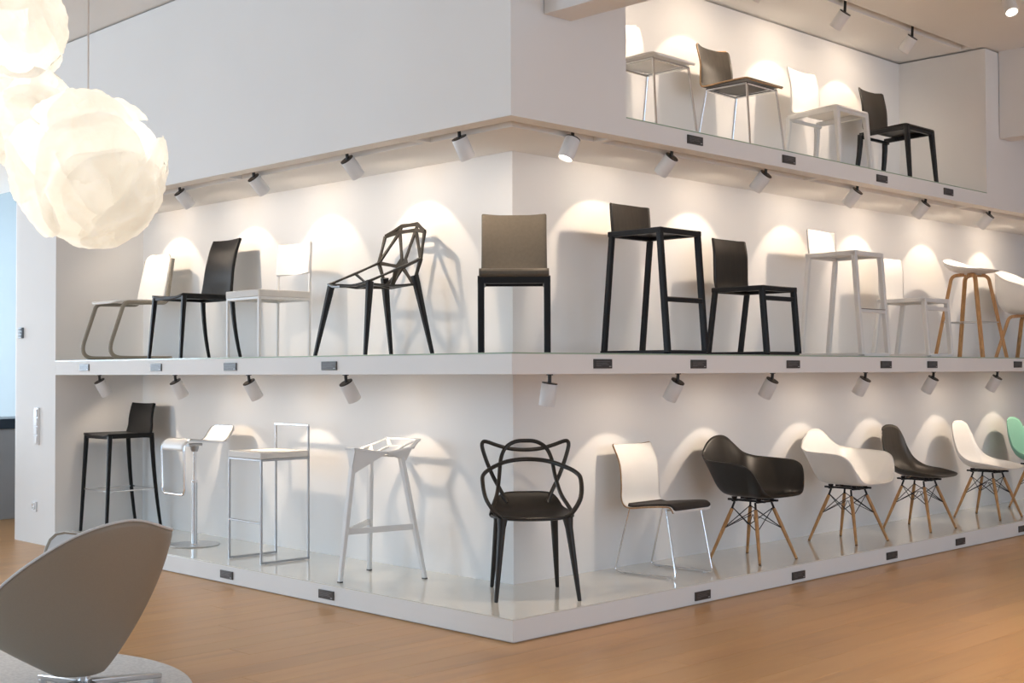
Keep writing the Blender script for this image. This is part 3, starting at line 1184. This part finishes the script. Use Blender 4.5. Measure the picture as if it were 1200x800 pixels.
# ------------------------------------------------------------------ top shelf
def c_shell4(name, label, x, m, edge):
    t = hdr(name, label, x, .335, H2, 271)
    hw = .20
    sheet([(.215, .448, hw, 0), (.18, .466, hw + .004, .0), (0, .458, hw + .005, .006), (-.13, .452, hw, .008), (-.18, .47, hw - .004, .004), (-.20, .53, hw - .012, .012),
           (-.218, .63, hw - .016, .028), (-.255, .76, hw - .01, .035)], corner=.03).build(
        'seat_and_backrest', m, t, solid=.011, off=0, sharp=60, m2=edge)
    for s in (1, -1):
        for q, x0, x1 in ((1, .17, .215), (-1, -.15, -.225)):
            G().tube([(x0, s * .175, .438), (x1, s * .205, 0)], .008, 10).build('leg', M['chrome'], t)
    g = G()
    for s in (1, -1):
        g.tube(fillet([(.17, s * .175, .440), (.17, s * .175, .4405), (-.15, s * .175, .440)], 0), .008, 8)
    g.tube([(.17, -.175, .438), (.17, .175, .438)], .008, 8)
    g.tube([(-.15, -.175, .438), (-.15, .175, .438)], .008, 8)
    g.build('under_frame', M['chrome'], t)
    return t


def c_plastic(name, label, x, m, ms):
    t = hdr(name, label, x, .33, H2, 270)
    hx, hy, hs = .205, .208, .437
    for s in (1, -1):
        tapered(t, 'leg', (hx - .014, s * (hy - .014), hs - .01), (hx + .02, s * (hy + .002), 0), .042, .028, m, n=5)
        tapered(t, 'leg', (-hx + .0, s * (hy - .020), hs - .03), (-hx - .055, s * (hy - .002), 0), .040, .027, m, n=5, curve=(.012, 0, 0))
    g = G()
    for s in (1, -1):
        g.bar([(hx, s * (hy - .014), hs - .02), (-hx, s * (hy - .018), hs - .032)], .030, .034)
    g.bar([(hx - .014, -hy + .01, hs - .02), (hx - .014, hy - .01, hs - .02)], .030, .036)
    g.bar([(-hx + .03, -hy + .02, hs - .055), (-hx + .03, hy - .02, hs - .055)], .02, .022)
    g.build('seat_frame', m, t)
    b = sheet([(.212, hs - .012, hy - .006, 0), (.18, hs + .004, hy - .004, 0), (0, hs - .008, hy - .008, .004), (-.12, hs - .014, hy - .012, .006),
               (-.175, hs + .012, hy - .016, .0), (-.195, .53, hy - .02, .012), (-.212, .64, hy - .022, .024), (-.245, .78, hy - .022, .028)], corner=.012) \
        .build('seat_and_backrest', ms, t, solid=.010, off=0, sharp=60)
    return t


c_shell4('shell_chair', 'white shell chair with chrome legs, half hidden by the wall on the top shelf', 1.53, M['white_shell'], M['white_shell'])
c_shell4('shell_chair', 'dark veneer shell chair with chrome legs on the top shelf', 2.49, M['walnut'], M['ply'])
c_plastic('plastic_chair', 'white plastic four-legged chair on the top shelf', 3.57, M['white_paint'], M['white_shell'])
c_plastic('plastic_chair', 'black plastic four-legged chair, rightmost on the top shelf', 4.57, M['black_paint'], M['black_plastic'])


# ------------------------------------------------------------------ bottom row, left run
c_leather('leather_bar_stool', 'black leather bar stool with low back and chrome footrest, leftmost on the plinth', .40, 4.90, H0, 180, .42, .39, .785, 1.015, bar=True,
          cat='stool', splay=.06)


def c_wave_stool():
    t = hdr('wave_stool', 'white stool with wave-shaped seat on a steel column and round base', .375, 3.705, H0, 180, cat='stool')
    G().tube([(0, 0, 0), (0, 0, .004), (0, 0, .008), (0, 0, .0081), (0, 0, .012)], [.182, .185, .182, .03, .028], 48) \
        .build('base_disc', M['steel'], t, sharp=40)
    G().tube([(0, 0, .008), (0, 0, .47)], .021, 24).build('column', M['steel'], t)
    G().tube([(0, 0, .46), (0, 0, .475), (0, 0, .4751), (0, 0, .70)], [.024, .024, .015, .015], 24).build('piston', M['chrome'], t, sharp=40)
    G().tube([(0, 0, .685), (0, 0, .705), (0, 0, .73)], [.022, .03, .034], 20).bar([(-.05, 0, .735), (.06, 0, .735)], .05, .02) \
        .build('seat_mount', M['grey_metal'], t)
    hw = .156
    # one closed steel loop along the edge, with the white shell in it
    side = fillet([(.172, 0, .385), (.180, 0, .785), (-.165, 0, .750), (-.250, 0, .865)], [.075, .06], 8)
    full = sheet([(p[0], p[2], hw, 0) for p in side], nu=8, n=1, corner=.045)
    rows = [full.v[i:i + 9] for i in range(0, len(full.v), 9)]
    # the steel loop runs round the whole outline; the white seat fills it down to the front bend
    path = [r_[0] for r_ in rows] + [r_[8] for r_ in reversed(rows)]
    path = [p for i, p in enumerate(path) if i == 0 or (Vector(p) - Vector(path[i - 1])).length > .002]
    k0 = next(i for i, r_ in enumerate(rows) if r_[0][2] > .685)
    g = G()
    for r_ in rows[k0:]:
        g.v += [tuple(p) for p in r_]
    m_ = len(rows) - k0
    g.f += [(j * 9 + i, j * 9 + i + 1, (j + 1) * 9 + i + 1, (j + 1) * 9 + i) for j in range(m_ - 1) for i in range(8)]
    g.build('seat', M['white_shell'], t, solid=.012, off=0, sharp=60)
    G().tube(path, .0095, 8, closed=True).build('edge_frame', M['chrome'], t, label='bright steel edge band')
    return t


c_wave_stool()


def c_wire_stool():
    t = hdr('wire_bar_stool', 'bar stool of thin square steel with a white pad and a wire loop back', .355, 2.715, H0, 178.5, cat='stool')
    w, d, hs, hb = .20, .185, .735, .905
    m = M['grey_metal']
    for s in (1, -1):
        G().bar([(d, s * w, hs - .045), (d, s * w, .008)], .014, .014, up=(1, 0, 0)).build('leg', m, t)
        G().bar([(-d, s * w, hb - .007), (-d, s * w, .008)], .014, .014, up=(1, 0, 0)).build('leg', m, t)
        r_ = G().bar([(d + .007, s * w, .009), (-d - .007, s * w, .009)], .014, .013).build('runner', m, t)
        for q in (d - .01, -d + .02):
            G().box(q - .012, q + .012, s * w - .008, s * w + .008, 0, .004).build('glide', M['switch'], r_)
    g = G()
    for s in (1, -1):
        g.bar([(d, s * w, hs - .051), (-d, s * w, hs - .051)], .014, .014)
        g.bar([(s * d, w, hs - .051), (s * d, -w, hs - .051)], .014, .014)
    g.build('seat_frame', m, t)
    G().bar([(-d, -w - .007, hb), (-d, w + .007, hb)], .014, .014).build('back_rail', M['chrome'], t)
    G().bar([(d, -w, .27), (d, w, .27)], .014, .014).build('footrest', m, t)
    G().box(-d + .002, d + .008, -w - .004, w + .004, hs - .044, hs).build('seat', M['off_white'], t, bevel=.006, label='white upholstered seat pad')
    return t


c_wire_stool()


def c_faceted_stool():
    t = hdr('faceted_stool', 'white faceted metal stool with open seat lattice and three legs', .38, 1.566, H0, 180, cat='stool')
    m = M['white_paint']
    # local: x forward (= world -x), y left (= world -y)
    A, B, C = V(.292, 0, 0), V(-.157, .257, 0), V(-.133, -.255, 0)
    P = dict(fl=(.165, .04, .79), fr=(.125, -.125, .795), lt=(.17, -.02, .70), L1=(.05, .155, .775), L2=(-.10, .205, .80), bL=(-.20, .15, .845),
             bR=(-.20, -.15, .845), R2=(-.10, -.205, .80), R1=(.05, -.155, .775), i1=(.06, .0, .755), i2=(-.03, .095, .75), i3=(-.03, -.095, .75),
             j1=(-.14, .06, .80), j2=(-.14, -.06, .80), f1=(.205, .045, .80), f2=(.205, -.045, .80))
    g = G()
    lattice(g, P, [('f1', 'L1'), ('L1', 'L2'), ('L2', 'bL'), ('bL', 'bR'), ('bR', 'R2'), ('R2', 'R1'), ('R1', 'f2'), ('i1', 'i2'), ('i1', 'i3'),
                   ('i2', 'j1'), ('i3', 'j2'), ('j1', 'bL'), ('j2', 'bR'), ('i2', 'L2'), ('i3', 'R2'), ('j1', 'j2'), ('f1', 'i1'), ('f2', 'i1'), ('L1', 'i2'),
                   ('R1', 'i3'), ('f1', 'f2')], w=.026, h=.012)
    tri(g, P['f1'], P['f2'], P['i1'], .010)
    tri(g, P['f1'], P['f2'], (.205, 0, .64), .012)
    tri(g, P['f1'], (.205, 0, .64), (.12, .05, .745), .010)
    tri(g, P['f2'], (.205, 0, .64), (.12, -.05, .745), .010)
    for q_ in ('1', '2'):
        tri(g, P['f' + q_], P['L1' if q_ == '1' else 'R1'], (.205, 0, .64), .010)
    tri(g, P['L2'], P['L1'], (-.09, .16, .72), .010)
    tri(g, P['R2'], P['R1'], (-.09, -.16, .72), .010)
    tri(g, P['L2'], P['i2'], (-.09, .16, .72), .010)
    tri(g, P['R2'], P['i3'], (-.09, -.16, .72), .010)
    g.build('seat', m, t)
    for top, ft in ((V(.20, 0, .68), A), (V(-.06, .15, .745), B), (V(-.06, -.15, .745), C)):
        leg = G().bar([top, top.lerp(ft, .5), ft + V(0, 0, .006)], .036, .028, up=(1, 0, 0), scales=[1.05, 1, .8]).build('leg', m, t)
        G().bar([ft, ft + V(0, 0, .008)], .032, .026, up=(1, 0, 0)).build('foot_cap', M['plate'], leg)
    zf = .30
    def at(top, ft):
        k = (top.z - zf) / top.z
        return top.lerp(ft, k)
    a, b, c = at(V(.20, 0, .68), A), at(V(-.06, .15, .745), B), at(V(-.06, -.15, .745), C)
    g = G()
    g.bar([a, b + V(0, 0, .02)], .012, .036)
    g.bar([a, c + V(0, 0, .02)], .012, .036)
    g.build('footrest', m, t)
    return t


c_faceted_stool()


def c_loop():
    t = hdr('loop_back_armchair', 'black plastic armchair with interlaced loop back at the front corner of the plinth', .603, .461, H0, 231)
    m = M['black_plastic']
    for (x, y, x0, y0) in ((.250, .240, .185, .185), (.245, -.222, .185, -.18), (-.225, .180, -.18, .155), (-.272, -.202, -.19, -.17)):
        a, b = V(x0, y0, .45), V(x, y, 0)
        G().tube([a, a.lerp(b, .12), a.lerp(b, .4), b.lerp(a, .02), b], [.030, .022, .0185, .0115, .010], 14).build('leg', m, t)
    kn = [(0, .225, 0, .452), (30, .20, .14, .452), (60, .12, .225, .455), (90, -.01, .235, .462), (120, -.13, .205, .480), (140, -.20, .180, .525),
          (152, -.228, .130, .556), (180, -.240, 0, .560)]
    bowl(kn, (.0, 0, .432), a=1.25, b=2.4).build('seat', m, t, solid=.016, off=0, sharp=180, subsurf=1)
    r_ = .0118
    # ear-shaped outline
    half = [(-.185, .118, .50), (-.215, .150, .565), (-.24, .195, .65), (-.26, .232, .74), (-.27, .256, .82), (-.272, .252, .850), (-.272, .228, .852),
            (-.272, .165, .830), (-.272, .09, .810), (-.274, 0, .803)]
    full = half + [(x, -y, z) for x, y, z in reversed(half[:-1])]
    G().tube(spline(full, 5), r_, 10).build('back_loop', m, t)
    # tall oval
    half = [(.06, .232, .462), (-.02, .215, .50), (-.10, .185, .560), (-.18, .165, .65), (-.235, .150, .75), (-.262, .120, .815), (-.274, .065, .850), (-.278, 0, .856)]
    full = half + [(x, -y, z) for x, y, z in reversed(half[:-1])]
    G().tube(spline(full, 5), r_, 10).build('back_loop', m, t)
    # arm bow
    half = [(.165, .178, .450), (.16, .225, .490), (.13, .268, .560), (.06, .280, .645), (-.01, .268, .682), (-.09, .215, .712), (-.17, .12, .742), (-.205, 0, .752)]
    full = half + [(x, -y, z) for x, y, z in reversed(half[:-1])]
    G().tube(spline(full, 5), [r_ * 1.15, r_ * .95], 10).build('arm_bow', m, t)
    return t


c_loop()


def c_padded():
    t = hdr('sled_base_chair', 'white plywood shell chair with black seat pad on chrome sled legs', 1.735, .392, H0, 271)
    hw = .195
    sheet([(.205, .400, hw, 0), (.20, .418, hw, 0), (.165, .437, hw, 0), (.0, .425, hw, 0), (-.12, .412, hw, 0), (-.172, .425, hw, 0), (-.200, .47, hw - .002, .004),
           (-.213, .56, hw - .004, .016), (-.235, .68, hw - .004, .024), (-.285, .795, hw, .022)], corner=.012, n=6).build(
        'seat_and_backrest', M['white_shell'], t, solid=.010, off=0, sharp=60, m2=M['ply'])
    sheet([(.212, .418, hw - .01, 0), (.195, .438, hw - .008, 0), (.155, .451, hw - .008, -.004), (.0, .440, hw - .008, -.006), (-.12, .425, hw - .01, -.004), (-.165, .430, hw - .02, 0)],
          corner=.02, n=6).build('seat_pad', M['black_pad'], t, solid=.018, off=0, sharp=60, bevel=.004, label='black fabric seat pad')
    for s in (1, -1):
        y = s * .185
        p = fillet([(.14, y * .93, .418), (.222, y, .009), (-.262, y, .009), (-.150, y * .93, .405)], .022, 6)
        f = G().tube(p, .0065, 10).build('sled_frame', M['chrome'], t)
        for q in (.17, -.2):
            G().box(q - .014, q + .014, y - .007, y + .007, 0, .005).build('glide', M['switch'], f)
    G().tube([(.14, -.172, .414), (.14, .172, .414)], .0065, 8).tube([(-.15, -.172, .403), (-.15, .172, .403)], .0065, 8) \
        .build('cross_rods', M['chrome'], t)
    return t


c_padded()
c_arm('shell_armchair', 'black shell armchair on oak dowel legs, on the plinth', 2.612, .343, H0, M['black_plastic'], 268)
c_arm('shell_armchair', 'white shell armchair on oak dowel legs, on the plinth', 3.87, .372, H0, M['white_shell'], 267)
c_side('shell_side_chair', 'dark brown-black shell side chair on oak dowel legs, on the plinth', 4.92, .355, H0, M['walnut'])
c_side('shell_side_chair', 'white shell side chair on oak dowel legs, second from the right on the plinth', 6.064, .324, H0, M['white_shell'])
c_side('shell_side_chair', 'mint green shell side chair cut by the right edge of the photo', 7.15, .33, H0, M['green_shell'])


# ------------------------------------------------------------------ lounge chair on its rug
g = G()
RC = (-2.54, .86)
n = 96
pts = [(RC[0] + 1.04 * cos(2 * pi * k / n), RC[1] + 1.04 * sin(2 * pi * k / n)) for k in range(n)]
g.prism(pts, 0, .012)
tag(g.build('round_rug', M['rug'], bevel=.004), 'round pale grey wool rug under the lounge chair', 'rug')


def lounge():
    t = thing('lounge_chair', 'greige swivel lounge chair with pointed bowl shell, seen from behind at lower left', 'armchair', (-2.07, .50, .012), 0)
    # four-star base
    for k in range(4):
        a = R(3 + 90 * k)
        d = V(cos(a), sin(a), 0)
        arm = G().bar([d * .02 + V(0, 0, .062), d * .18 + V(0, 0, .048), d * .37 + V(0, 0, .030)], .042, .03, scales=[1.0, .9, .72]) \
            .build('base_arm', M['steel'], t, bevel=.003)
        G().tube([d * .355, d * .355 + V(0, 0, .022)], .018, 12).build('foot', M['chrome'], arm)
    G().tube([(0, 0, .04), (0, 0, .20)], .028, 20).build('column', M['chrome'], t)
    # shell: rim in a tilted plane
    fwd = V(.703, .711, 0)
    rt = V(.711, -.703, 0)
    up = V(0, 0, 1)
    th = R(32)
    d1 = rt * cos(th) + up * sin(th)
    d2 = fwd * cos(R(-11)) + up * sin(R(-11))
    cen = V(0, 0, .535)
    bot = V(0, 0, .092) + rt * (-.01)
    NR = 96
    ring = []
    for k in range(NR):
        a = 2 * pi * k / NR
        ca, sa = cos(a), sin(a)
        ex = (.405 if ca > 0 else .515) * (abs(ca) ** .85) * (1 if ca > 0 else -1)
        ey = .36 * (abs(sa) ** .95) * (1 if sa > 0 else -1)
        lift = .07 * (1 - abs(ca) ** 2) - .045 * (max(0, ca - .75) / .25) ** 2 + .23 * max(0, sa) * math.exp(-((ca + .22) / .30) ** 2)
        nrm = d1.cross(d2).normalized()
        if nrm.z < 0:
            nrm = -nrm
        ring.append(cen + d1 * ex + d2 * ey + nrm * lift)
    nv = 28
    def surf(inset, zoff, scale):
        vs = []
        b0 = bot + V(0, 0, zoff)
        vs.append(b0)
        for j in range(1, nv + 1):
            v = j / nv
            for kk, p in enumerate(ring):
                w_ = .5 + .5 * cos(2 * pi * kk / NR)
                v0 = .14
                if v <= v0:
                    s, tt = .25 * v / v0, .03 * (v / v0) ** 2.5
                else:
                    w1 = (v - v0) / (1 - v0)
                    s = .25 + .75 * (1 - (1 - w1) ** (1.12 + .33 * w_))
                    tt = .03 + .97 * w1 ** 1.08
                q = cen + (p - cen) * scale
                h = V(q.x - b0.x, q.y - b0.y, 0) * s
                vs.append(b0 + h + V(0, 0, (q.z - b0.z) * tt))
        fs = [(0, 1 + i, 1 + (i + 1) % NR) for i in range(NR)]
        for j in range(nv - 1):
            for i in range(NR):
                p = 1 + j * NR
                q = p + NR
                fs.append((p + i, q + i, q + (i + 1) % NR, p + (i + 1) % NR))
        return G().add(vs, fs)
    surf(0, 0, 1).build('shell', M['egg_out'], t, solid=.012, off=-1, sharp=180)
    surf(0, .05, .955).build('upholstery', M['egg_in'], t, sharp=180, label='pale upholstered inside')
    G().tube([tuple(p + V(0, 0, .0)) for p in ring], .0055, 10, closed=True).build('rim', M['egg_in'], t, label='pale rim')
    g = G()
    for k in range(1):
        c0 = cen + d1 * (-.14) + d2 * .16 + V(0, 0, .03)
        vs = []
        bm_n = 20
        for i in range(bm_n + 1):
            for j in range(bm_n + 1):
                u, v = i / bm_n * 2 * pi, j / bm_n * pi
                vs.append(c0 + d1 * (.24 * cos(u) * sin(v)) + d2 * (.13 * sin(u) * sin(v)) + V(0, 0, .085 * cos(v)))
        g.add(vs, [(i * 21 + j, i * 21 + j + 1, (i + 1) * 21 + j + 1, (i + 1) * 21 + j) for i in range(bm_n) for j in range(bm_n)])
    g.build('cushion', M['egg_in'], t, sharp=180, label='white cushion showing above the rim')
    return t


lounge()


# ------------------------------------------------------------------ paper cloud lamps
def cloud(name_lb, c, r, seed, watt, cord=True, squash=(1, 1, 1)):
    t = thing('pendant_lamp', name_lb, 'lamp', c, 0, 'crumpled paper cloud lamps')
    bm = bmesh.new()
    bmesh.ops.create_icosphere(bm, subdivisions=6, radius=1)
    rnd = random.Random(seed)
    # pillows: folded paper bulges between crease lines
    cents = []
    for k in range(10):
        v = Vector((rnd.gauss(0, 1), rnd.gauss(0, 1), rnd.gauss(0, 1))).normalized()
        cents.append((v, rnd.uniform(-.10, .16)))
    off = Vector((seed * 3.1, seed * 1.7, seed * .9))
    for v in bm.verts:
        d = v.co.normalized()
        w = d + noise.noise_vector(d * 1.6 + off) * .35 + noise.noise_vector(d * 4 + off) * .07
        ds = sorted((((w - q).length - h), i) for i, (q, h) in enumerate(cents))
        gap = ds[1][0] - ds[0][0]
        crease = math.exp(-gap * 13)
        k = ds[0][1]
        rad = .93 + cents[k][1] * .75 * (1 - crease) - .16 * crease
        # radial pleats running in to the knot of every fold
        loc = (w - cents[k][0])
        rad += .03 * noise.noise(w * 3 + off) + .022 * abs(noise.noise(w * 6 + off)) - .006 * abs(noise.noise(w * 22 + off))
        v.co = Vector((d.x * squash[0], d.y * squash[1], d.z * squash[2])) * rad * r
    me = bpy.data.meshes.new('lamp_shade')
    bm.to_mesh(me)
    bm.free()
    me.materials.append(M['paper'])
    me.shade_smooth()
    o = bpy.data.objects.new('lamp_shade', me)
    COL.objects.link(o)
    o.parent = t
    # loose overlapping folds of the same paper
    for k in range(14):
        d = Vector((rnd.gauss(0, 1), rnd.gauss(0, 1), rnd.gauss(0, .8))).normalized()
        e1 = d.orthogonal().normalized()
        rot = rnd.uniform(0, 6.28)
        e2 = d.cross(e1)
        e1, e2 = e1 * cos(rot) + e2 * sin(rot), e2 * cos(rot) - e1 * sin(rot)
        al, be = rnd.uniform(.65, 1.05), rnd.uniform(.45, .85)
        lift = rnd.uniform(.05, .11)
        o3 = Vector((k * 5.3, seed, k * 2.2))
        g = G()
        NA, NB = 56, 12
        vs = []
        for j in range(NB + 1):
            v = j / NB
            for i in range(NA):
                u = 2 * pi * i / NA
                wob = 1 + .22 * noise.noise(Vector((cos(u) * 1.3, sin(u) * 1.3, 0)) + o3)
                p = (d + e1 * (math.tan(al) * v * cos(u) * wob) + e2 * (math.tan(be) * v * sin(u) * wob)).normalized()
                rad = 1.0 + lift * (.35 + .65 * v) + .035 * noise.noise(p * 3 + o3) + .05 * abs(noise.noise(p * 4.5 + o3)) + .035 * abs(noise.noise(p * 9 + o3)) - .02 * abs(noise.noise(p * 14 + o3))
                rad -= .10 * math.exp(-((v * sin(u) * 3) ** 2) * 6) * (1 - v)
                vs.append(Vector((p.x * squash[0], p.y * squash[1], p.z * squash[2])) * rad * r)
        fs = [(j * NA + i, j * NA + (i + 1) % NA, (j + 1) * NA + (i + 1) % NA, (j + 1) * NA + i) for j in range(NB) for i in range(NA)]
        g.add(vs, fs).build('paper_fold', M['paper'], t, sharp=180)
    if cord:
        G().tube([(0, 0, r * .9), (0, 0, HC - c[2])], .003, 8).build('cord', M['cord'], t)
        G().tube([(0, 0, HC - c[2] - .025), (0, 0, HC - c[2])], [.045, .05], 24).build('ceiling_rose', M['switch'], t)
    l = bpy.data.lights.new('lamp_bulb', 'POINT')
    l.energy = watt
    l.color = (1, .95, .87)
    l.shadow_soft_size = r * .4
    b = bpy.data.objects.new('lamp_bulb', l)
    COL.objects.link(b)
    b.parent = t
    return t


def lampat(px, py, dep):
    v = _f * dep + _R * ((px - 600) / 1511.8 * dep) + _U * ((400 - py) / 1511.8 * dep)
    return V(-4.6511, -4.7023, 1.39) + v


cloud('largest crumpled paper cloud lamp, hanging lowest on its pale cord', (-2.547, -.475, 2.105), .245, 3, 2.5, squash=(1, 1, 1.04))
cloud('crumpled paper cloud lamp behind and left of the lowest one', tuple(lampat(24, 132, 5.3)), .205, 7, 1.5)
cloud('crumpled paper cloud lamp at the very top left corner', tuple(lampat(14, 28, 4.5)), .17, 12, 1.1)
cloud('small part of a farther paper lamp peeking out behind the top one', tuple(lampat(44, 62, 6.1)), .10, 21, .5)
